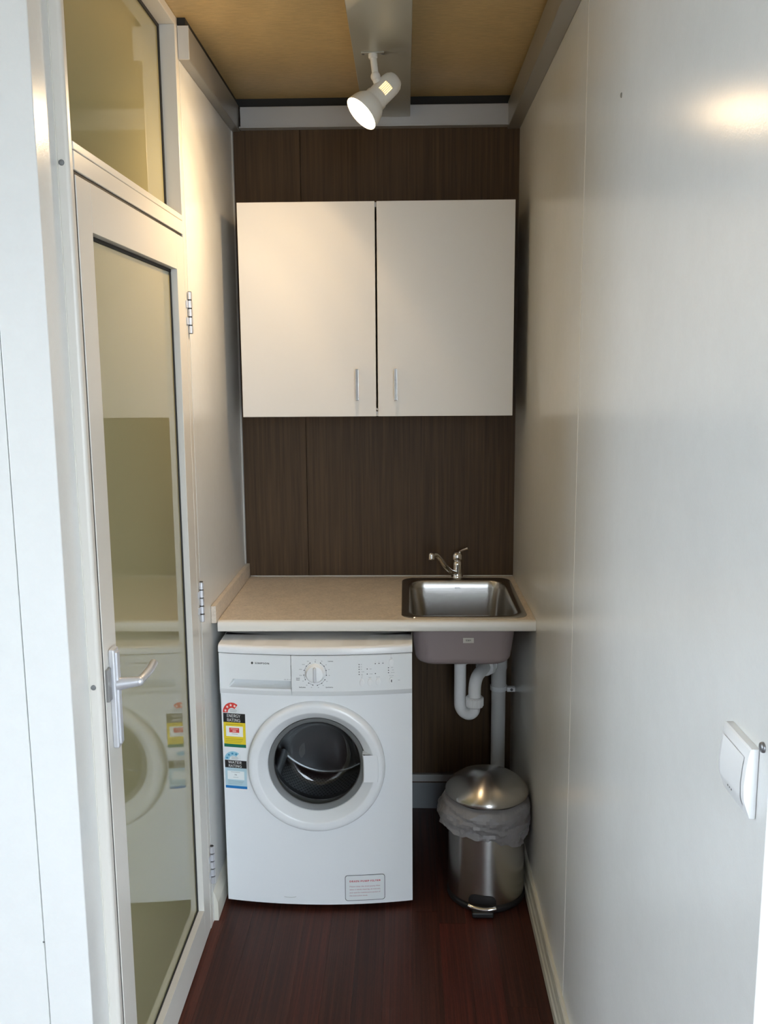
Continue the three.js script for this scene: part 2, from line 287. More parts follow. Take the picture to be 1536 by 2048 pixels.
// ---------------------------------------------------------------- wall cabinet
{
  const c = thing('wall_cabinet', 'white two-door wall cabinet with chrome handles on the dark back wall', 'cabinet', -0.0185, 1.549, 0.15);
  const x0 = -0.4655, x1 = 0.4290, y0 = 1.549, y1 = 2.2355, zf = 0.292;
  mesh(c, 'carcass', [bx(x0, x0 + 0.016, y0, y1, 0.001, zf), bx(x1 - 0.016, x1, y0, y1, 0.001, zf), bx(x0 + 0.016, x1 - 0.016, y0, y0 + 0.016, 0.001, zf), bx(x0 + 0.016, x1 - 0.016, y1 - 0.016, y1, 0.001, zf), bx(x0 + 0.016, x1 - 0.016, y0 + 0.016, y1 - 0.016, 0.001, 0.006, 0)], M.cabinet);
  for (const [a, b, hx] of [[x0, -0.0215, -0.083], [-0.0155, x1, 0.0437]]) {
    const d = mesh(c, 'door', bx(a, b, y0, y1, zf + 0.002, 0.310, 0.0012), M.cabinet);
    mesh(d, 'handle', [bx(hx - 0.005, hx + 0.005, 1.602, 1.705, 0.331, 0.338, 0.0012), bx(hx - 0.005, hx + 0.005, 1.602, 1.612, 0.310, 0.331, 0.0008), bx(hx - 0.005, hx + 0.005, 1.695, 1.705, 0.310, 0.331, 0.0008)], M.chrome);
  }
  mesh(c, 'door_bumper', along(new THREE.CylinderGeometry(0.0035, 0.0035, 0.004, 12), V(-0.0185, 1.572, 0.2935), V(0, 0, 1)), M.pvc);
}
// ---------------------------------------------------------------- countertop
const CY = 0.9334, KZ = 0.613;
const SX0 = 0.060, SX1 = 0.457, SZ0 = 0.046, SZ1 = 0.584;
{
  const c = thing('countertop', 'cream laminate countertop with rounded front edge over the washing machine', 'countertop', -0.0175, CY - 0.034, 0.3);
  const s = new THREE.Shape([[-0.512, -0.002], [R - 0.0005, -0.002], [R - 0.0005, -0.598], [-0.512, -0.598]].map(([x, y]) => new THREE.Vector2(x, y)));
  const h = new THREE.Path(roundRect(SX0 + 0.014, SX1 - 0.014, -SZ1 + 0.014, -SZ0 - 0.014, 0.04).map(([x, y]) => new THREE.Vector2(x, y))); s.holes.push(h);
  const slab = metreUV(new THREE.ExtrudeGeometry(s, { depth: 0.034, bevelEnabled: false }).rotateX(-Math.PI / 2).translate(0, CY - 0.034, 0));
  const nose = [[0.598, CY - 0.034]]; for (let i = 0; i <= 6; i++) { const a = -Math.PI / 2 + i / 6 * Math.PI / 2; nose.push([KZ - 0.006 + 0.006 * Math.cos(a), CY - 0.028 + 0.006 * Math.sin(a)]); }
  for (let i = 0; i <= 10; i++) { const a = i / 10 * Math.PI / 2; nose.push([KZ - 0.012 + 0.012 * Math.cos(a), CY - 0.012 + 0.012 * Math.sin(a)]); } nose.push([0.598, CY]);
  mesh(c, 'worktop', slab, M.counter);
  mesh(c, 'front_edge', metreUV(extrudeX(nose, -0.512, R - 0.0005)), M.edge);
  mesh(c, 'upstand', bx(L + 0.0005, -0.5135, CY - 0.004, 0.984, 0.002, 0.622, 0.0015), M.counter);
  mesh(c, 'sealant', bx(-0.512, R - 0.001, CY, CY + 0.003, 0.0005, 0.004, 0.001), M.edge);
}
// ---------------------------------------------------------------- sink
{
  const s = thing('sink', 'square stainless steel laundry sink set into the right end of the countertop', 'sink', 0.26, 0.76, 0.315);
  const N = 10, rings = (list) => {
    const pos = [], idx = []; let n = 0;
    list.forEach(([x0, x1, z0, z1, r, y], j) => { const c = roundRect(x0, x1, z0, z1, r, N); n = c.length; c.forEach(([x, z]) => pos.push(x, y, z)); if (j) for (let i = 0; i < n; i++) { const a = (j - 1) * n + i, b = (j - 1) * n + (i + 1) % n, e = j * n + i, f = j * n + (i + 1) % n; idx.push(a, b, f, a, f, e); } });
    const g = new THREE.BufferGeometry(); g.setAttribute('position', new THREE.Float32BufferAttribute(pos, 3)); g.setIndex(idx);
    return metreUV(toCreasedNormals(g, 1.0));
  };
  const basin = (o, fromRim) => { // rings of the basin going down, grown outward by o
    const L0 = [], top = [0.088, 0.430, 0.080, 0.552], bot = [0.105, 0.413, 0.098, 0.534], rb = 0.03;
    for (let i = 0; i <= 6; i++) { const t = i / 6, m = (k) => top[k] + (bot[k] - top[k]) * t; L0.push([m(0) - o, m(1) + o, m(2) - o, m(3) + o, 0.055 + o, CY - 0.004 - t * 0.137]); }
    for (let i = 1; i <= 8; i++) { const a = i / 8 * Math.PI / 2, k = rb * (1 - Math.cos(a)); L0.push([bot[0] + k - o, bot[1] - k + o, bot[2] + k - o, bot[3] - k + o, 0.055 - k * 0.6 + o, CY - 0.141 - rb * Math.sin(a) - o]); }
    const e = L0[L0.length - 1]; for (const t of [0.4, 0.8, 0.98]) { const m = (a, b) => a + (b - a) * t; L0.push([m(e[0], 0.24), m(e[1], 0.28), m(e[2], 0.295), m(e[3], 0.335), m(e[4], 0.0195), e[5] - 0.004 * t]); }
    return L0;
  };
  mesh(s, 'bowl', rings([[SX0, SX1, SZ0, SZ1, 0.045, CY], [SX0, SX1, SZ0, SZ1, 0.045, CY + 0.0018], [SX0 + 0.003, SX1 - 0.003, SZ0 + 0.003, SZ1 - 0.003, 0.043, CY + 0.0038], [SX0 + 0.016, SX1 - 0.016, SZ0 + 0.018, SZ1 - 0.018, 0.05, CY + 0.0030], [0.084, 0.434, 0.076, 0.556, 0.056, CY + 0.001], ...basin(0)]), M.steel);
  const u = mesh(s, 'underside', rings([[0.0865, 0.4315, 0.0785, 0.5535, 0.056, CY - 0.006], ...basin(0.0015).slice(1)]), M.under, { label: 'dull mauve coated underside' });
  mesh(s, 'waste_fitting', [lathe([[0.0001, 0.7615], [0.02, 0.7605], [0.034, 0.763], [0.036, 0.761]], 32).translate(0.26, 0.0, 0.315), lathe([[0.02, 0.700], [0.032, 0.702], [0.032, 0.735], [0.045, 0.740], [0.045, 0.755], [0.0001, 0.757]], 32).translate(0.2615, 0, 0.315)], M.pvc);
  const tag = canvasTex(128, 64, (g, w, h) => { g.fillStyle = '#c9c4bb'; g.fillRect(0, 0, w, h); g.fillStyle = '#4a4643'; g.font = 'bold 30px sans-serif'; g.textAlign = 'center'; g.fillText('5301', w / 2, 43); });
  const st = new THREE.PlaneGeometry(0.034, 0.0165); mesh(u, 'sticker', [st.rotateX(-0.10).translate(0.2725, 0.851, 0.5475)], S({ map: tag, roughness: 0.6 }), { label: 'small white printed sticker' });
  const lg = canvasTex(128, 64, (g, w, h) => { g.clearRect(0, 0, w, h); g.strokeStyle = '#3a3f4a'; g.lineWidth = 6; g.beginPath(); g.moveTo(14, 42); g.quadraticCurveTo(38, 12, 64, 14); g.quadraticCurveTo(96, 16, 114, 42); g.lineTo(90, 48); g.quadraticCurveTo(64, 34, 40, 48); g.closePath(); g.stroke(); });
  mesh(s, 'maker_mark', new THREE.PlaneGeometry(0.024, 0.010).rotateX(-0.13).translate(0.264, 0.908, 0.0838), S({ map: lg, transparent: true, roughness: 0.4, metalness: 0.5 }));
}
// ---------------------------------------------------------------- mixer tap
{
  const t = thing('mixer_tap', 'chrome single lever mixer tap with its spout turned left behind the sink', 'tap', 0.266, CY, 0.026);
  const c = (pts) => lathe(pts, 32).translate(0.266, 0, 0.026);
  mesh(t, 'body', c([[0.0001, CY], [0.0225, CY], [0.0235, CY + 0.003], [0.021, CY + 0.009], [0.0185, CY + 0.016], [0.0178, CY + 0.05], [0.0185, CY + 0.066], [0.0001, CY + 0.067]]), M.chrome);
  const lv = mesh(t, 'lever', [c([[0.0001, CY + 0.068], [0.0185, CY + 0.068], [0.0205, CY + 0.072], [0.0205, CY + 0.086], [0.016, CY + 0.097], [0.006, CY + 0.101], [0.0001, CY + 0.1015]]),
    tube(new THREE.CatmullRomCurve3([V(0.268, CY + 0.092, 0.028), V(0.278, CY + 0.103, 0.037), V(0.296, CY + 0.114, 0.050), V(0.304, CY + 0.117, 0.054)]), 0.0048, 20, 12)], M.chrome);
  const sp = new THREE.CatmullRomCurve3([V(0.262, CY + 0.018, 0.034), V(0.240, CY + 0.034, 0.075), V(0.215, CY + 0.066, 0.115), V(0.195, CY + 0.100, 0.143), V(0.183, CY + 0.114, 0.157), V(0.167, CY + 0.114, 0.171)]);
  mesh(t, 'spout', tube(sp, 0.0088, 48, 16), M.chrome);
  mesh(t, 'aerator', lathe([[0.0001, 0], [0.0105, 0], [0.0112, 0.002], [0.0112, 0.017], [0.0095, 0.024], [0.0001, 0.026]], 28).translate(0.166, CY + 0.100, 0.172), M.chrome);
}
// ---------------------------------------------------------------- drain trap and waste stack
{
  const t = thing('drain_trap', 'white plastic S-bend drain trap hanging under the sink', 'pipe', 0.2615, 0.5, 0.315);
  const a = V(0.2615, 0.702, 0.315), b = V(0.309, 0, 0.352), m = a.clone().add(b).multiplyScalar(0.5), hz = V(b.x - a.x, 0, b.z - a.z).multiplyScalar(0.5), rr = hz.length(), cy = 0.552;
  const pts = [V(a.x, 0.702, a.z), V(a.x, 0.62, a.z)]; for (let i = 0; i <= 14; i++) { const q = Math.PI * i / 14; pts.push(V(m.x - hz.x * Math.cos(q), cy - rr * Math.sin(q), m.z - hz.z * Math.cos(q))); } pts.push(V(b.x, 0.580, b.z));
  mesh(t, 'bend', tube(new THREE.CatmullRomCurve3(pts, false, 'centripetal'), 0.0205, 90, 24), M.pvc);
  const nut = []; for (let k = 0; k < 18; k++) { const q = k / 18 * 2 * Math.PI; nut.push(bx(-0.003, 0.003, 0, 0.028, -0.0015, 0.0025, 0.001).translate(0, 0, 0.0285).rotateY(q)); }
  mesh(t, 'coupling_nut', [lathe([[0.0206, -0.004], [0.0285, -0.004], [0.0295, 0], [0.0295, 0.026], [0.027, 0.031], [0.0206, 0.031]], 36), ...nut].map((g) => g.translate(b.x, 0.560, b.z)), M.pvc);
  const e = V(0.4175, 0.665, 0.10);
  const path = bentPath([V(b.x, 0.580, b.z), V(b.x, 0.655, b.z), V(0.362, 0.667, 0.235), e], 0.045);
  mesh(t, 'outlet_elbow', tube(path, 0.0215, 60, 24), M.pvc);
  const d = e.clone().sub(V(0.362, 0.667, 0.235)).normalize();
  mesh(t, 'collar', [0, 1, 2].map((k) => along(lathe([[0.0216, 0], [0.031 + k * 0.002, 0], [0.033 + k * 0.002, 0.003], [0.033 + k * 0.002, 0.010], [0.031 + k * 0.002, 0.013], [0.0216, 0.013]], 36), V(0.350, 0.665, 0.262).addScaledVector(d, k * 0.0145), d)), M.pvc);
  const s = thing('waste_pipe', 'grey upright waste pipe between the sink trap and the pedal bin', 'pipe', 0.4175, 0, 0.10);
  mesh(s, 'pipe', lathe([[0.0001, 0], [0.0262, 0], [0.0262, 0.520], [0.0285, 0.524], [0.0285, 0.60], [0.031, 0.61], [0.031, 0.70], [0.0285, 0.705], [0.0262, 0.72], [0.0001, 0.72]], 36).translate(0.4175, 0, 0.10), S({ color: rgb(0.62, 0.61, 0.585), roughness: 0.45 }));
  const cl = mesh(s, 'pipe_clip', [lathe([[0.0286, 0.524], [0.0315, 0.524], [0.0315, 0.541], [0.0286, 0.541]], 36).translate(0.4175, 0, 0.10), bx(0.446, R - 0.0005, 0.524, 0.541, 0.108, 0.126, 0.001)], M.pvc);
  mesh(cl, 'screw', along(new THREE.CylinderGeometry(0.005, 0.005, 0.003, 14), V(0.463, 0.5325, 0.1268), V(0, 0, 1)), M.mark);
}
// ---------------------------------------------------------------- washing machine
{
  const X0 = -0.5026, X1 = 0.0924, XC = -0.2051, ZM = 0.675, RB = 1.553;
  const bow = (x) => ZM - (x - XC) ** 2 / (2 * RB);
  const W = thing('washing_machine', 'white front-loading washing machine under the countertop with rating labels', 'washing machine', XC, 0, 0.36);
  // swept along the bowed front: profile of [y, dz] from bottom to top
  function bowSweep(prof, x0, x1, nx = 40, shift = () => 0) {
    const gs = []; const body = grid(nx, prof.length - 1, (u, v) => { const k = Math.round(v * (prof.length - 1)), x = x0 + (x1 - x0) * u, y = prof[k][0]; return [x, y, bow(x) + prof[k][1] + shift(x, y)]; });
    gs.push(toCreasedNormals(body, 0.5));
    for (const x of [x0, x1]) { const sh = new THREE.Shape(prof.map(([y, dz]) => new THREE.Vector2(bow(x) + dz, y))); let g = new THREE.ShapeGeometry(sh).rotateY(-Math.PI / 2).translate(x, 0, 0); gs.push(g); }
    return merge(...gs);
  }
  function frontUV(g, x0, x1, y0, y1) { g = prep(g); const p = g.attributes.position, uv = g.attributes.uv; for (let i = 0; i < p.count; i++) uv.setXY(i, (p.getX(i) - x0) / (x1 - x0), (p.getY(i) - y0) / (y1 - y0)); return g; }
  mesh(W, 'body', [bx(X0, X0 + 0.012, 0.02, 0.846, 0.06, 0.644, 0.002), bx(X1 - 0.012, X1, 0.02, 0.846, 0.06, 0.644, 0.002), bx(X0 + 0.012, X1 - 0.012, 0.02, 0.846, 0.06, 0.07, 0), bx(X0 + 0.012, X1 - 0.012, 0.02, 0.03, 0.07, 0.640, 0)], M.white);
  for (const x of [X0 + 0.05, X1 - 0.05]) for (const z of [0.12, 0.58]) mesh(W, 'foot', lathe([[0.0001, 0], [0.02, 0], [0.02, 0.012], [0.008, 0.014], [0.008, 0.021], [0.0001, 0.021]], 20).translate(x, 0, z), M.black);
  // front panel with the round opening
  const DX = -0.2055, DY = 0.4845, HR = 0.196;
  {
    const y0 = 0.016, y1 = 0.722, ang = []; const cs = [[X1, y1], [X0, y1], [X0, y0], [X1, y0]].map(([x, y]) => Math.atan2(y - DY, x - DX));
    for (let i = 0; i < 144; i++) ang.push(i / 144 * 2 * Math.PI - Math.PI); ang.push(...cs); ang.sort((p, q) => p - q);
    const edge = (a) => { const c = Math.cos(a), s = Math.sin(a), tx = c > 0 ? (X1 - DX) / c : c < 0 ? (X0 - DX) / c : 1e9, ty = s > 0 ? (y1 - DY) / s : s < 0 ? (y0 - DY) / s : 1e9; return Math.min(tx, ty); };
    const n = ang.length, g = grid(n, 10, (u, v) => { const a = ang[Math.round(u * n) % n], r = HR + (edge(a) - HR) * v, x = DX + r * Math.cos(a), y = DY + r * Math.sin(a); return [x, y, bow(x)]; });
    const lip = grid(40, 1, (u, v) => { const x = X0 + (X1 - X0) * u; return [x, y0, v ? bow(x) : 0.635]; });
    const sideL = grid(1, 1, (u, v) => [X0, y0 + (y1 - y0) * v, u ? bow(X0) : 0.63]), sideR = grid(1, 1, (u, v) => [X1, y0 + (y1 - y0) * v, u ? 0.63 : bow(X1)]);
    mesh(W, 'front_panel', [flip(prep(g)), flip(prep(lip)), sideL, sideR], M.white);
    const sc = new THREE.CatmullRomCurve3([V(-0.318, 0.0405, bow(-0.318)), V(-0.302, 0.0385, bow(-0.302)), V(-0.287, 0.0395, bow(-0.287)), V(-0.279, 0.0425, bow(-0.279))]);
    mesh(W, 'scratch', new THREE.TubeGeometry(sc, 16, 0.0006, 5), S({ color: rgb(0.35, 0.34, 0.32), roughness: 0.6 }));
  }
  // lid
  mesh(W, 'lid', [bowSweep([[0.8475, -0.12], [0.8475, 0.010], [0.8490, 0.0125], [0.862, 0.0125], [0.8665, 0.0112], [0.8700, 0.008], [0.8720, 0.003], [0.8725, -0.003], [0.8725, -0.12]], X0 - 0.001, X1 + 0.001, 48), bx(X0 - 0.001, X1 + 0.001, 0.8475, 0.8725, 0.058, 0.556, 0.003)], M.white);
  // control panel and detergent drawer
  const PY0 = 0.7135, PY1 = 0.8455, SPLIT = -0.2765;
  const px = (x) => XC + 0.001 + (x - 629) * 0.001515, py = (y) => 0.845 - (y - 1313) * 0.001585;   // measured on the photograph, in panel metres
  const prof = [[PY0, -0.03], [PY0, 0.0], [0.7165, 0.003], [0.7290, 0.0105], [0.7320, 0.0122], [PY1 - 0.002, 0.0125], [PY1, 0.0105], [PY1, -0.03]];
  const pw = 1536, ph = 552;
  const panelTex = canvasTex(pw, ph, (g, w, h) => {
    const x0 = SPLIT, x1 = X1, U = (x) => (px(x) - x0) / (x1 - x0) * w, Y = (y) => (1 - (py(y) - PY0) / (PY1 - PY0)) * h, z4 = (a, b) => [U(590 + a * 0.16276), Y(1300 + b * 0.16276)], z3 = (a, b) => [U(595 + a * 0.052083), Y(1310 + b * 0.052083)];
    g.fillStyle = '#e9ebeb'; g.fillRect(0, 0, w, h);
    const dot = (p, r) => { g.beginPath(); g.arc(p[0], p[1], r, 0, 7); g.fill(); };
    g.fillStyle = '#2c2e30';
    for (const q of [[788, 190], [788, 220], [788, 250], [788, 282], [788, 312], [887, 248], [887, 310], [988, 308], [988, 185], [1034, 184], [1082, 183], [1150, 243], [1150, 273], [1150, 303]]) dot(z4(...q), 6.5);
    const ticks = [[480, 322], [337, 440], [248, 604], [228, 783], [284, 963], [408, 1092], [572, 1168], [748, 1178], [918, 1100], [1044, 963], [1104, 795], [1093, 604], [1018, 442], [884, 322]];
    for (const q of ticks) dot(z3(...q), 6.5); dot(z3(682, 274), 5.5);
    g.strokeStyle = '#3a3c3e'; g.lineWidth = 3;
    for (const [a, b] of [[0, 1], [1, 2], [3, 4], [5, 6], [7, 8], [8, 9], [10, 11], [11, 12], [12, 13]]) { g.beginPath(); g.moveTo(...z3(...ticks[a])); g.lineTo(...z3(...ticks[b])); g.stroke(); }
    const text = (s, q, size, bold, col = '#55585b', al = 'center') => { g.fillStyle = col; g.font = (bold ? 'bold ' : '') + size + 'px sans-serif'; g.textAlign = al; g.fillText(s, q[0], q[1] + size * 0.35); };
    text('Cottons', z3(1270, 255), 18, 1, '#3a3c3e'); text('Delicates', z3(160, 1258), 19, 1, '#3a3c3e'); text('Synthetics', z3(1210, 1258), 19, 1, '#3a3c3e'); text('Quick', z3(0, 912), 17, 1, '#3a3c3e'); text('Wash', z3(-4, 974), 17, 1, '#3a3c3e');
    text('Off', z3(695, 205), 13); text('Spin', z3(404, 250), 14); text('Drain', z3(222, 376), 14); text('Rinse', z3(112, 566), 15); text('Wool', z3(108, 796), 15); text('30', z3(196, 1014), 14); text('30', z3(334, 1172), 14); text('40', z3(520, 1258), 14); text('30', z3(784, 1256), 14); text('40', z3(970, 1178), 14); text('60', z3(1118, 1026), 14); text('30', z3(1212, 800), 14); text('40', z3(1204, 576), 14); text('60', z3(1098, 390), 14); text('90', z3(930, 250), 14);
    for (const [s, a, b] of [['900', 815, 190], ['700', 815, 220], ['500', 815, 250], ['No spin', 835, 282], ['Rinse', 822, 312], ['hold', 822, 332]]) text(s, z4(a, b), 10);
    for (const [s, a, b] of [['Rapid', 930, 248], ['Prewash', 935, 310], ['Spin', 820, 354], ['Options', 920, 352], ['Extra rinse', 1020, 350], ['Start / Pause', 1186, 343], ['Delay', 1187, 125], ['Wash', 1195, 243], ['Rinse', 1205, 273], ['Door lock', 1202, 303], ['3', 988, 160], ['6', 1034, 160], ['9', 1082, 160], ['Reset', 1280, 402]]) text(s, z4(a, b), 10);
    g.strokeStyle = '#b4b7b9'; g.lineWidth = 2; g.beginPath(); g.moveTo(...z4(1182, 75)); g.lineTo(...z4(1182, 125)); g.stroke();
  });
  mesh(W, 'control_panel', frontUV(bowSweep(prof, SPLIT + 0.0008, X1, 48), SPLIT, X1, PY0, PY1), S({ map: panelTex, roughness: 0.2 }));
  const drawerTex = canvasTex(1024, 600, (g, w, h) => {
    const U = (x) => (px(x) - X0) / (SPLIT - X0) * w, Y = (y) => (1 - (py(y) - PY0) / (PY1 - PY0)) * h;
    g.fillStyle = '#e9ebeb'; g.fillRect(0, 0, w, h); g.fillStyle = '#23262a';
    const k = (U(537.5) - U(507.3)); g.font = 'bold 34px sans-serif'; g.textBaseline = 'middle'; const tw = g.measureText('SIMPSON').width; g.save(); g.translate(U(507.3), Y(1329)); g.scale(k / tw, 1.0); g.fillText('SIMPSON', 0, 0); g.restore();
    const cx = U(501.8), cy = Y(1329);   // two interlocking swooshes
    for (const q of [0, Math.PI]) { g.save(); g.translate(cx, cy); g.rotate(q); g.beginPath(); g.moveTo(-15, 6); g.bezierCurveTo(-16, -10, -2, -22, 8, -18); g.lineTo(2, -8); g.bezierCurveTo(-4, -7, -7, 0, 5, 3); g.lineTo(-3, 13); g.bezierCurveTo(-9, 12, -14, 10, -15, 6); g.fill(); g.restore(); }
    g.fillStyle = '#7b7e80'; g.font = '19px sans-serif'; g.textAlign = 'right'; g.fillText('EZI  JPS  550', U(582), Y(1360.5));
  });
  {
    const nx = 110, ny = 66, top = py(1363.6), low = py(1379), xl = px(457), xr = px(581.5);
    const yy = []; for (let j = 0; j <= ny; j++) yy.push(0.7325 + (PY1 - 0.0022 - 0.7325) * j / ny);
    const scoop = (x, y) => { if (y > top || y < low || x > xr) return 0; const f = (top - y) / (top - low), left = xl + 0.016 * (1 - f); if (x < left - 0.010) return 0; const e = Math.min(1, (x - left + 0.010) / 0.010), d = 0.046 * Math.pow(1 - f, 0.5); return -d * e; };
    const face = grid(nx, ny, (u, v) => { const x = X0 + 0.0005 + (SPLIT - 0.0008 - X0 - 0.0005) * u, y = yy[Math.round(v * ny)]; return [x, y, bow(x) + 0.0122 + 0.0003 * v + scoop(x, y)]; });
    const prof2 = [[PY0, -0.03], [PY0, 0.0], [0.7165, 0.003], [0.7290, 0.0105], [0.7325, 0.0122]], prof3 = [[PY1 - 0.0022, 0.0125], [PY1, 0.0105], [PY1, -0.03]];
    const a = bowSweep(prof2, X0, SPLIT - 0.0008, 30), b = bowSweep(prof3, X0, SPLIT - 0.0008, 30);
    const side = grid(1, 1, (u, v) => [X0, PY0 + (PY1 - PY0) * v, bow(X0) - 0.03 + u * 0.0425]);
    mesh(W, 'detergent_drawer', frontUV(merge(toCreasedNormals(face, 0.7), a, b, side), X0, SPLIT, PY0, PY1), S({ map: drawerTex, roughness: 0.2 }));
  }
  // dial, buttons
  {
    const c = V(px(630), py(1347), 0); c.z = bow(c.x) + 0.0126; const f = (g) => along(g, c, V(-(c.x - XC) / RB * -1, 0, 1));
    const d = mesh(W, 'dial', f(lathe([[0.0305, 0], [0.0305, 0.004], [0.0285, 0.006], [0.0270, 0.0065], [0.0255, 0.013], [0.024, 0.0150], [0.012, 0.0160], [0.0001, 0.0162]], 56)), M.plastic);
    mesh(d, 'grip_bar', [bx(-0.0045, 0.0045, -0.0235, 0.0235, 0, 0.013, 0.0042).translate(c.x, c.y, c.z + 0.0125)], S({ color: rgb(0.66, 0.67, 0.69), roughness: 0.25 }), { label: 'pale grey grip bar' });
    const bt = (a, b, w, h) => { const x = px(590 + a * 0.16276), y = py(1300 + b * 0.16276), s = new THREE.Shape(); s.absellipse(0, 0, w, h, 0, 2 * Math.PI); return [x, y, new THREE.ExtrudeGeometry(s, { depth: 0.003, bevelEnabled: true, bevelSize: 0.0012, bevelThickness: 0.0012, bevelSegments: 2, curveSegments: 28 }).translate(x, y, bow(x) + 0.0122)]; };
    for (const [a, b] of [[820, 412], [920, 410], [1020, 408]]) mesh(W, 'button', bt(a, b, 0.0058, 0.0100)[2], M.plastic);
    const [x, y, g] = bt(1187, 402, 0.0062, 0.0102), st = mesh(W, 'button', g, M.plastic); mesh(st, 'indicator', bx(x - 0.0014, x + 0.0014, y - 0.004, y + 0.004, bow(x) + 0.0160, bow(x) + 0.0168, 0.0004), M.black);
    mesh(W, 'button', bt(1185, 182, 0.0062, 0.0112)[2], M.plastic);
  }
  // round door: a dished ring, the glass bowl, its rim and flap handle
  const at = V(DX, DY, ZM - 0.006), T = (g) => g.rotateX(Math.PI / 2).translate(at.x, at.y, at.z);
  {
    const dr = mesh(W, 'door', T(lathe([[0.2135, -0.004], [0.2140, 0.004], [0.2130, 0.012], [0.2095, 0.0195], [0.2040, 0.0235], [0.1960, 0.0250], [0.1840, 0.0245], [0.1790, 0.0225], [0.1555, -0.0040], [0.1530, -0.010], [0.1515, -0.020]], 96)), M.white);
    mesh(dr, 'rim', T(lathe([[0.1520, -0.006], [0.1500, -0.007], [0.1380, -0.013], [0.1340, -0.020], [0.1520, -0.021]], 96)), M.grey, { label: 'dark grey inner rim' });
    mesh(dr, 'glass_bowl', T(lathe([[0.1400, -0.013], [0.1320, -0.022], [0.1180, -0.060], [0.1080, -0.082], [0.0980, -0.091], [0.0850, -0.0945], [0.06, -0.092], [0.03, -0.0895], [0.0001, -0.089]], 96)), M.glass);
    const hs = []; for (let j = 0; j <= 12; j++) { } // flap handle set in the ring at the right
    const A0 = -0.218, A1 = 0.205; const hg = grid(16, 12, (u, v) => { const y = -0.0425 + 0.088 * v, ro = 0.2055, ri = 0.1505 + 0.0015 * Math.cos((v - 0.5) * Math.PI); const xi = Math.sqrt(ri * ri - y * y) - 0.006 * Math.cos((v - 0.5) * Math.PI), xo = Math.sqrt(Math.max(0, 0.1995 ** 2 - (y * 0.75) ** 2)) - 0.004; const x = xi + (xo - xi) * u, e = Math.min(1, Math.min(u, 1 - u) * 10); return [DX + x, DY + y + 0.0005, at.z + 0.0215 + 0.0065 * Math.sqrt(e * (2 - e))]; });
    const rimH = grid(56, 1, (u, v) => { const q = u * 4; let a, b; if (q <= 1) { a = q; b = 0; } else if (q <= 2) { a = 1; b = q - 1; } else if (q <= 3) { a = 3 - q; b = 1; } else { a = 0; b = 4 - q; } const y = -0.0425 + 0.088 * b, ri = 0.1505 + 0.0015 * Math.cos((b - 0.5) * Math.PI), xi = Math.sqrt(ri * ri - y * y) - 0.006 * Math.cos((b - 0.5) * Math.PI), xo = Math.sqrt(Math.max(0, 0.1995 ** 2 - (y * 0.75) ** 2)) - 0.004, x = xi + (xo - xi) * a; return [DX + x, DY + y + 0.0005, v ? at.z + 0.0215 : at.z - 0.006]; });
    mesh(dr, 'handle', [toCreasedNormals(hg, 0.8), toCreasedNormals(rimH, 0.8)], M.white);
  }
  // gasket and drum behind the glass
  mesh(W, 'door_gasket', T(lathe([[0.197, -0.004], [0.170, -0.024], [0.150, -0.040], [0.150, -0.075], [0.160, -0.090], [0.175, -0.095]], 72)), M.grey);
  const dm = mesh(W, 'drum', T(lathe([[0.150, -0.098], [0.190, -0.094], [0.222, -0.098], [0.228, -0.105], [0.228, -0.40], [0.210, -0.42], [0.02, -0.425], [0.0001, -0.425]], 72)), M.drum);
  { // perforations all round the drum wall
    const g0 = new THREE.CircleGeometry(0.0028, 8), all = [];
    for (let j = 0; j < 22; j++) for (let i = 0; i < 110; i++) { const q = (i + (j % 2) * 0.5) / 110 * 2 * Math.PI, r = 0.2274; const g = g0.clone().applyQuaternion(new THREE.Quaternion().setFromUnitVectors(V(0, 0, 1), V(-Math.cos(q), -Math.sin(q), 0))).translate(at.x + r * Math.cos(q), at.y + r * Math.sin(q), at.z - 0.118 - j * 0.0125); all.push(g); }
    mesh(dm, 'perforations', all, M.hole, { kind: 'stuff' });
    for (let k = 0; k < 3; k++) { const q = 0.15 + k * 2.094, g = new RoundedBoxGeometry(0.03, 0.045, 0.26, 3, 0.012).translate(0, 0.208, 0).rotateZ(q).translate(at.x, at.y, at.z - 0.25); mesh(dm, 'paddle', g, M.drum); }
  }
  // filter flap with its printed notice
  const patch = (x0, x1, y0, y1, off, n = 14) => grid(n, 1, (u, v) => { const x = x0 + (x1 - x0) * u; return [x, y0 + (y1 - y0) * v, bow(x) + off]; });
  {
    const fx0 = -0.1225, fx1 = 0.0045, fy0 = 0.0285, fy1 = 0.1165;
    const tex = canvasTex(768, 532, (g, w, h) => {
      g.clearRect(0, 0, w, h); const rr = (a, r, c) => { g.beginPath(); g.roundRect ? g.roundRect(a, a, w - 2 * a, h - 2 * a, r) : g.rect(a, a, w - 2 * a, h - 2 * a); g.fillStyle = c; g.fill(); };
      rr(0, 56, '#43484a'); rr(10, 48, '#dfe2e2');
      g.fillStyle = '#c02a3c'; g.textBaseline = 'middle'; const line = (s, y, f) => { g.font = f; const tw = g.measureText(s).width; return [s, y, tw]; };
      g.save(); g.font = 'bold 48px sans-serif'; let tw = g.measureText('DRAIN PUMP FILTER').width; g.translate(84, 128); g.scale(600 / tw, 1); g.fillText('DRAIN PUMP FILTER', 0, 0); g.restore();
      g.fillStyle = '#a8616a'; [['Please clean the drain pump filter', 590], ['when it needs cleaning, at intervals,', 596], ['and read the maintenance section of', 590], ['the instruction book.', 350]].forEach(([s, L0], k) => { g.save(); g.font = '34px sans-serif'; const t = g.measureText(s).width; g.translate(86, 236 + k * 64); g.scale(L0 / t, 1); g.fillText(s, 0, 0); g.restore(); });
    });
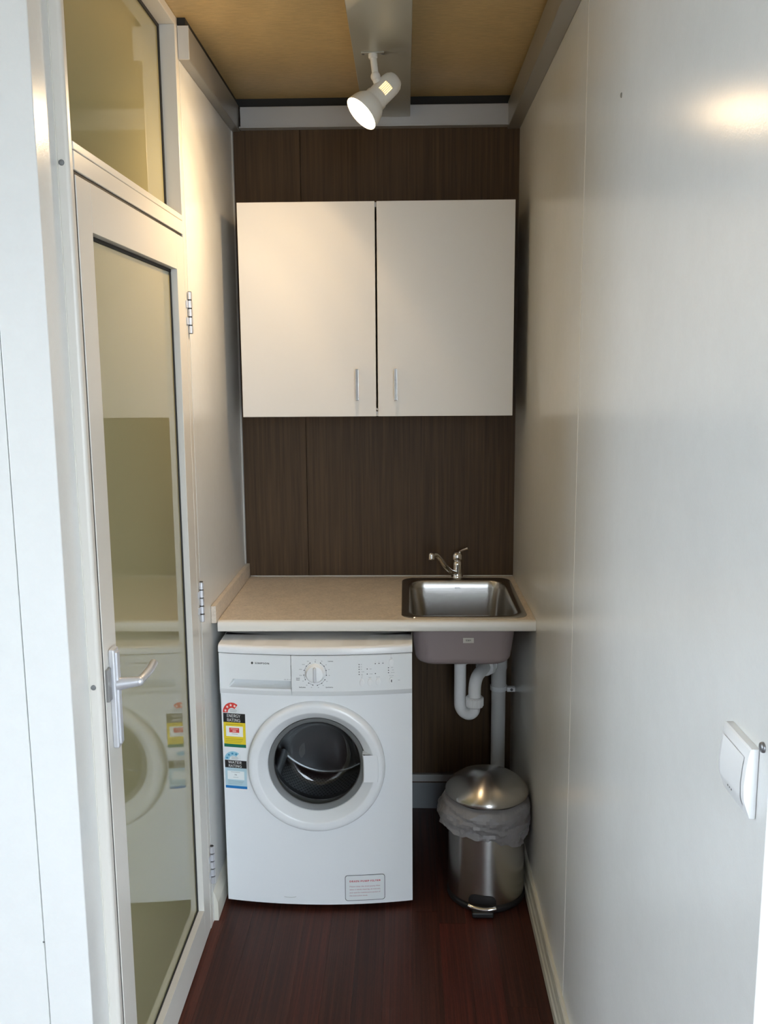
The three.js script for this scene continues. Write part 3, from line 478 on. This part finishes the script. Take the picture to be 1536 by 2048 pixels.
    mesh(W, 'filter_flap', patch(fx0, fx1, fy0, fy1, 0.0012), S({ map: tex, alphaTest: 0.5, roughness: 0.3 }), { label: 'filter flap printed with red text' });
  }
  // rating labels
  const star = (g, x, y, r, rot = 0) => { g.beginPath(); for (let i = 0; i < 10; i++) { const q = rot - Math.PI / 2 + i * Math.PI / 5, k = i % 2 ? r * 0.42 : r; g.lineTo(x + k * Math.cos(q), y + k * Math.sin(q)); } g.closePath(); g.fill(); };
  function ratingLabel(arc, starCol, word, block, box, strip, middle) {
    return canvasTex(512, 1024, (g, w, h) => {
      g.clearRect(0, 0, w, h); const cx = 210, cy = 290, ro = 205, ri = 95;
      g.fillStyle = '#dde0df'; g.fillRect(90, 160, 285, 150); g.beginPath(); g.arc(cx, cy, ri + 4, Math.PI, 1.9 * Math.PI); g.fill();
      g.fillStyle = arc; g.beginPath(); g.arc(cx, cy, ro, Math.PI * 0.98, 1.72 * Math.PI); g.arc(cx, cy, ri, 1.72 * Math.PI, Math.PI * 0.98, true); g.closePath(); g.fill();
      g.fillStyle = starCol; for (const q of [1.07, 1.26, 1.45, 1.64]) star(g, cx + 150 * Math.cos(q * Math.PI), cy + 150 * Math.sin(q * Math.PI), 36, (q - 1.5) * Math.PI);
      g.fillStyle = '#777'; for (let k = 0; k < 3; k++) g.fillRect(165, 222 + k * 26, 140 + (k % 2) * 20, 6);
      g.fillStyle = '#141414'; g.fillRect(8, 310, w - 16, 190); g.fillStyle = '#f2f2f0'; g.textAlign = 'center'; g.textBaseline = 'middle'; g.font = '88px sans-serif';
      [word, 'RATING'].forEach((s, k) => { g.save(); const t = g.measureText(s).width; g.translate(240, 362 + k * 90); g.scale(310 / t, 1); g.fillText(s, 0, 0); g.restore(); });
      g.fillStyle = block; g.fillRect(8, 500, w - 16, 470); g.fillStyle = box; g.fillRect(60, 580, 385, 215); middle(g, w, h);
      g.fillStyle = strip; g.fillRect(8, 955, w - 16, 66);
    });
  }
  const eTex = ratingLabel('#d8392f', '#f6e3dc', 'ENERGY', '#e6cc2c', '#eeeee6', '#0a6b52', (g) => { g.fillStyle = '#d8433f'; g.fillRect(135, 612, 225, 100); g.fillStyle = '#f3c5bf'; g.fillRect(165, 632, 165, 12); g.font = 'bold 54px sans-serif'; g.fillText('480', 248, 680); g.fillStyle = '#8a8a80'; g.fillRect(185, 738, 140, 7); g.fillStyle = '#8a7c20'; g.fillRect(60, 540, 380, 8); for (let k = 0; k < 3; k++) g.fillRect(40, 850 + k * 34, 400 - k * 20, 7); });
  const wTex = ratingLabel('#8fc3d6', '#2d83ab', 'WATER', '#b2cdd6', '#e6ebea', '#1472b4', (g) => { g.fillStyle = '#7d8688'; g.font = 'bold 50px sans-serif'; g.fillText('74', 245, 675); g.fillRect(140, 605, 210, 6); g.fillRect(190, 735, 120, 6); for (let k = 0; k < 3; k++) g.fillRect(70, 830 + k * 34, 360 - k * 20, 6); });
  mesh(W, 'energy_label', patch(-0.4985, -0.4255, 0.537, 0.697, 0.0004, 8), S({ map: eTex, alphaTest: 0.5, roughness: 0.4 }), { label: 'red and yellow ENERGY RATING label' });
  mesh(W, 'water_label', patch(-0.4985, -0.4260, 0.3995, 0.5345, 0.0004, 8), S({ map: wTex, alphaTest: 0.5, roughness: 0.4 }), { label: 'pale blue WATER RATING label' });
}
// ---------------------------------------------------------------- pedal bin and its liner
{
  const cx = 0.334, cz = 0.567, rb = 0.1235;
  const b = thing('pedal_bin', 'round brushed steel pedal bin with a domed lid by the right wall', 'bin', cx, 0, cz);
  const c = (p, n = 72) => lathe(p, n).translate(cx, 0, cz);
  mesh(b, 'body', c([[0.1215, 0.024], [rb, 0.026], [rb, 0.330], [rb - 0.004, 0.333], [rb - 0.006, 0.328], [rb - 0.006, 0.05], [0.0001, 0.05]]), M.spun);
  mesh(b, 'base_ring', c([[0.0001, 0], [0.122, 0], [0.1265, 0.004], [0.1270, 0.014], [0.1245, 0.024], [0.0001, 0.024]]), M.black);
  mesh(b, 'lid', c([[0.0001, 0.352], [0.126, 0.352], [0.1325, 0.354], [0.1340, 0.358], [0.1335, 0.365], [0.130, 0.371], [0.120, 0.382], [0.100, 0.397], [0.075, 0.409], [0.045, 0.4175], [0.02, 0.4205], [0.0001, 0.421]]), M.spun);
  const s = new THREE.Shape(); s.moveTo(-0.046, 0); s.lineTo(0.046, 0); s.quadraticCurveTo(0.046, 0.020, 0.030, 0.024); s.lineTo(-0.030, 0.024); s.quadraticCurveTo(-0.046, 0.020, -0.046, 0);
  const pc = V(cx - 0.022, 0, cz);
  mesh(b, 'pedal_slot', grid(20, 4, (u, v) => { const q = (u - 0.5) * 0.72 - 0.18, e = 1 - Math.pow(Math.abs(u - 0.5) * 2, 6) * 0.6; return [cx + (rb + 0.0008) * Math.sin(q), 0.028 + 0.032 * v * e, cz + (rb + 0.0008) * Math.cos(q)]; }), M.black);
  mesh(b, 'pedal', (() => { const p = []; for (let i = 0; i <= 12; i++) { const q = (i / 12 - 0.5) * 0.64 - 0.18; p.push(V(cx + 0.137 * Math.sin(q), 0.031 - 0.004 * Math.cos((i / 12 - 0.5) * 3), cz + 0.148 * Math.cos(q))); }
    const tp = tube(new THREE.CatmullRomCurve3(p), 0.0065, 40, 12); return [tp]; })(), M.chrome);
  mesh(b, 'pedal_tongue', bx(pc.x - 0.034, pc.x + 0.034, 0.004, 0.022, cz + 0.118, cz + 0.158, 0.005), M.black);
  // liner: crumpled plastic hanging out from under the lid
  const n = 420, m = 44, ridge = (x) => 1 - Math.abs(2 * x - 1);
  const liner = grid(n, m, (u, v) => {
    const q = u * 2 * Math.PI, f = Math.cos(q), k = Math.sin(q);   // f towards the room, k towards the right wall
    const hem = 0.058 + 0.026 * noise(u * 8, 0.3, 8, 9) + 0.026 * Math.max(0, Math.sin(q - 0.1)) + 0.024 * Math.max(0, Math.cos(q - 0.4)) + 0.014 * noise(u * 29, 3.3, 29, 9) + 0.006 * noise(u * 70, 1.3, 70, 9);
    const slant = u * 18 + v * 2.6, cross = u * 26 - v * 3.4;
    const fold = 0.010 * (ridge(noise(slant, v * 2.5, 18, 64)) - 0.5) + 0.006 * (ridge(noise(cross, v * 4, 26, 64)) - 0.5) + 0.0035 * (ridge(noise(u * 60 + v * 3, v * 9, 60, 64)) - 0.5);
    const tuck = -0.006 * Math.exp(-Math.pow((v - 0.42 - 0.16 * Math.sin(q * 2 + 1)) / 0.06, 2));   // a sagging fold line
    const out = rb + 0.007 + 0.010 * Math.sin(Math.min(1, v * 1.15) * Math.PI) * (0.5 + noise(u * 9, 1.7, 9, 9)) + Math.max(0, -k - 0.1) * 0.026 * v + fold * (0.35 + v) + tuck;
    const r = v < 0.08 ? rb - 0.003 + (Math.max(out, rb + 0.002) - rb + 0.003) * v / 0.08 : Math.max(out, rb + 0.002);
    let x = cx + r * k, z = cz + r * f; x = Math.min(x, R - 0.0035 - 0.002 * noise(u * 60, v * 9, 60, 64)); if (x < 0.0975) x = 0.0975;
    return [x, 0.349 - hem * v - 0.006 * noise(u * 13, v * 3, 13, 64), z];
  });
  solo('bin_liner', 'crumpled grey plastic liner hanging out from under the bin lid', 'bin bag', toCreasedNormals(liner, 1.2), M.bag);
}
// ---------------------------------------------------------------- spotlight
{
  const a = LAMP_AXIS, p = LAMP_MOUTH, B = p.clone().addScaledVector(a, -0.150);
  const t = thing('spotlight', 'white ceiling spotlight with a glowing reflector bulb under the grey beam', 'lamp', -0.011, 2.562, 0.671);
  const housing = along(lathe([[0.0001, 0], [0.012, 0.0015], [0.022, 0.007], [0.0285, 0.017], [0.0310, 0.030], [0.0310, 0.084], [0.0335, 0.086], [0.0335, 0.098], [0.038, 0.104], [0.0445, 0.114], [0.0490, 0.128], [0.0515, 0.145], [0.0520, 0.150], [0.0505, 0.150], [0.0485, 0.143], [0.045, 0.126], [0.036, 0.108], [0.0290, 0.086], [0.0290, 0.030], [0.0001, 0.02]], 56), B, a);
  mesh(t, 'housing', housing, M.lampWhite);
  mesh(t, 'bulb', along(lathe([[0.02, 0.090], [0.033, 0.112], [0.0440, 0.132], [0.0470, 0.140], [0.0455, 0.1465], [0.036, 0.151], [0.02, 0.1535], [0.0001, 0.1545]], 48), B, a), M.bulb, { label: 'glowing reflector bulb' });
  const side = V(0.35, 0.12, 0.95).addScaledVector(a, -V(0.35, 0.12, 0.95).dot(a)).normalize(), across = a.clone().cross(side).normalize();
  for (let k = 0; k < 6; k++) { // row of lit vent slots on the side of the housing
    const q = (k - 2.5) * 0.155, d = side.clone().multiplyScalar(Math.cos(q)).addScaledVector(across, Math.sin(q)), m4 = new THREE.Matrix4().makeBasis(a.clone().cross(d), a, d);
    const g = bx(-0.0013, 0.0013, -0.0145, 0.0145, -0.0008, 0.0006, 0.0004).applyMatrix4(m4); const o = B.clone().addScaledVector(a, 0.060).addScaledVector(d, 0.0311); mesh(t, 'vent_slot', g.translate(o.x, o.y, o.z), M.vent);
  }
  const top = V(-0.011, 2.560, 0.671), ball = V(-0.004, 2.500, 0.676);
  mesh(t, 'mounting_plate', bx(-0.043, 0.021, 2.5595, 2.562, 0.659, 0.684, 0.001), M.beam);
  for (const x of [-0.038, 0.016]) mesh(t, 'screw', lathe([[0.0001, 2.5585], [0.004, 2.5588], [0.0045, 2.5596]], 16).translate(x, 0, 0.6715), M.mark);
  mesh(t, 'stem', [rod(top, ball, 0.0092), lathe([[0.0001, 2.548], [0.0115, 2.548], [0.0125, 2.551], [0.0125, 2.5595]], 24).translate(top.x, 0, top.z)], M.lampWhite);
  const ax = B.clone().addScaledVector(a, 0.062);
  mesh(t, 'knuckle', [along(new THREE.SphereGeometry(0.0135, 24, 18), ball, V(0, 1, 0)), rod(ball, ball.clone().lerp(ax, 0.42), 0.0115, 0.013)], M.lampWhite);
  for (const [cd, ang, pen] of [[LAMP_CORE, 51, 0.85], [LAMP_BEAM, 60, 0.10], [LAMP_MID, 70, 0.10], [LAMP_SPILL, 80.5, 0.06]]) {
    const s = new THREE.SpotLight(LAMP_COLOUR, cd, 0, THREE.MathUtils.degToRad(ang), pen, 2);
    s.position.copy(p).addScaledVector(a, 0.012); s.target.position.copy(p).addScaledVector(a, 1); s.castShadow = true; s.shadow.mapSize.set(1024, 1024); s.shadow.radius = 1.6; s.name = 'spotlight_beam'; scene.add(s, s.target);
  }
}
// ---------------------------------------------------------------- right wall fittings
{
  const sw = thing('light_switch', 'white square rocker light switch near the front end of the right wall', 'switch', R, 1.235, 2.293);
  const y0 = 1.191, y1 = 1.276, z0 = 2.2505, z1 = 2.3355, pf = [[0, y0], [0.0070, y0], [0.0082, y0 + 0.003], [0.0148, y0 + 0.022], [0.0158, y0 + 0.040], [0.0142, y0 + 0.060], [0.0122, y1 - 0.010], [0.0105, y1 - 0.002], [0.0085, y1], [0, y1]];
  mesh(sw, 'plate', toCreasedNormals(prep(new THREE.ExtrudeGeometry(new THREE.Shape(pf.map(([x, y]) => new THREE.Vector2(-x, y))), { depth: z1 - z0 - 0.003, bevelEnabled: true, bevelSize: 0.0012, bevelThickness: 0.0015, bevelOffset: -0.0012, bevelSegments: 2 }).translate(R - 0.0002, 0, z0 + 0.0015)), 0.5), M.plastic);
  const rk = mesh(sw, 'rocker', grid(1, 12, (u, v) => { const y = y0 + 0.012 + 0.060 * v, i = pf.slice(2, 8); let x = 0.014; for (let k = 0; k + 1 < i.length; k++) if (y >= i[k][1] && y <= i[k + 1][1]) x = i[k][0] + (i[k + 1][0] - i[k][0]) * (y - i[k][1]) / (i[k + 1][1] - i[k][1]); return [R - x - 0.0012, y, z0 + 0.009 + (z1 - z0 - 0.018) * u]; }), M.plastic);
  for (let k = 0; k < 3; k++) mesh(rk, 'indicator', along(new THREE.CylinderGeometry(0.0012, 0.0012, 0.0008, 10), V(R - 0.0146, y0 + 0.0175, z0 + 0.034 + k * 0.006), V(-1, 0, 0)), M.chrome);
  const bt = solo('wall_screw', 'grey round screw head just beside the light switch', 'screw', along(lathe([[0.0001, 0.0034], [0.0025, 0.0034], [0.003, 0.0042], [0.0052, 0.0036], [0.0062, 0.0016], [0.0062, 0]], 24), V(R - 0.0001, 1.283, 2.3455), V(-1, 0, 0)), S({ color: rgb(0.26, 0.26, 0.27), metalness: 0.7, roughness: 0.35 }));
  solo('wall_screw', 'small dark screw high on the glossy right wall', 'screw', along(lathe([[0.0001, 0.002], [0.0035, 0.0018], [0.005, 0]], 20).scale(1, 1, 1), V(R - 0.0001, 2.203, 1.537), V(-1, 0, 0)), S({ color: rgb(0.22, 0.22, 0.20), roughness: 0.5, metalness: 0.4 }));
}
scene.traverse((o) => { if (o.isMesh) { o.castShadow = true; o.receiveShadow = true; } });
renderer.render(scene, camera);
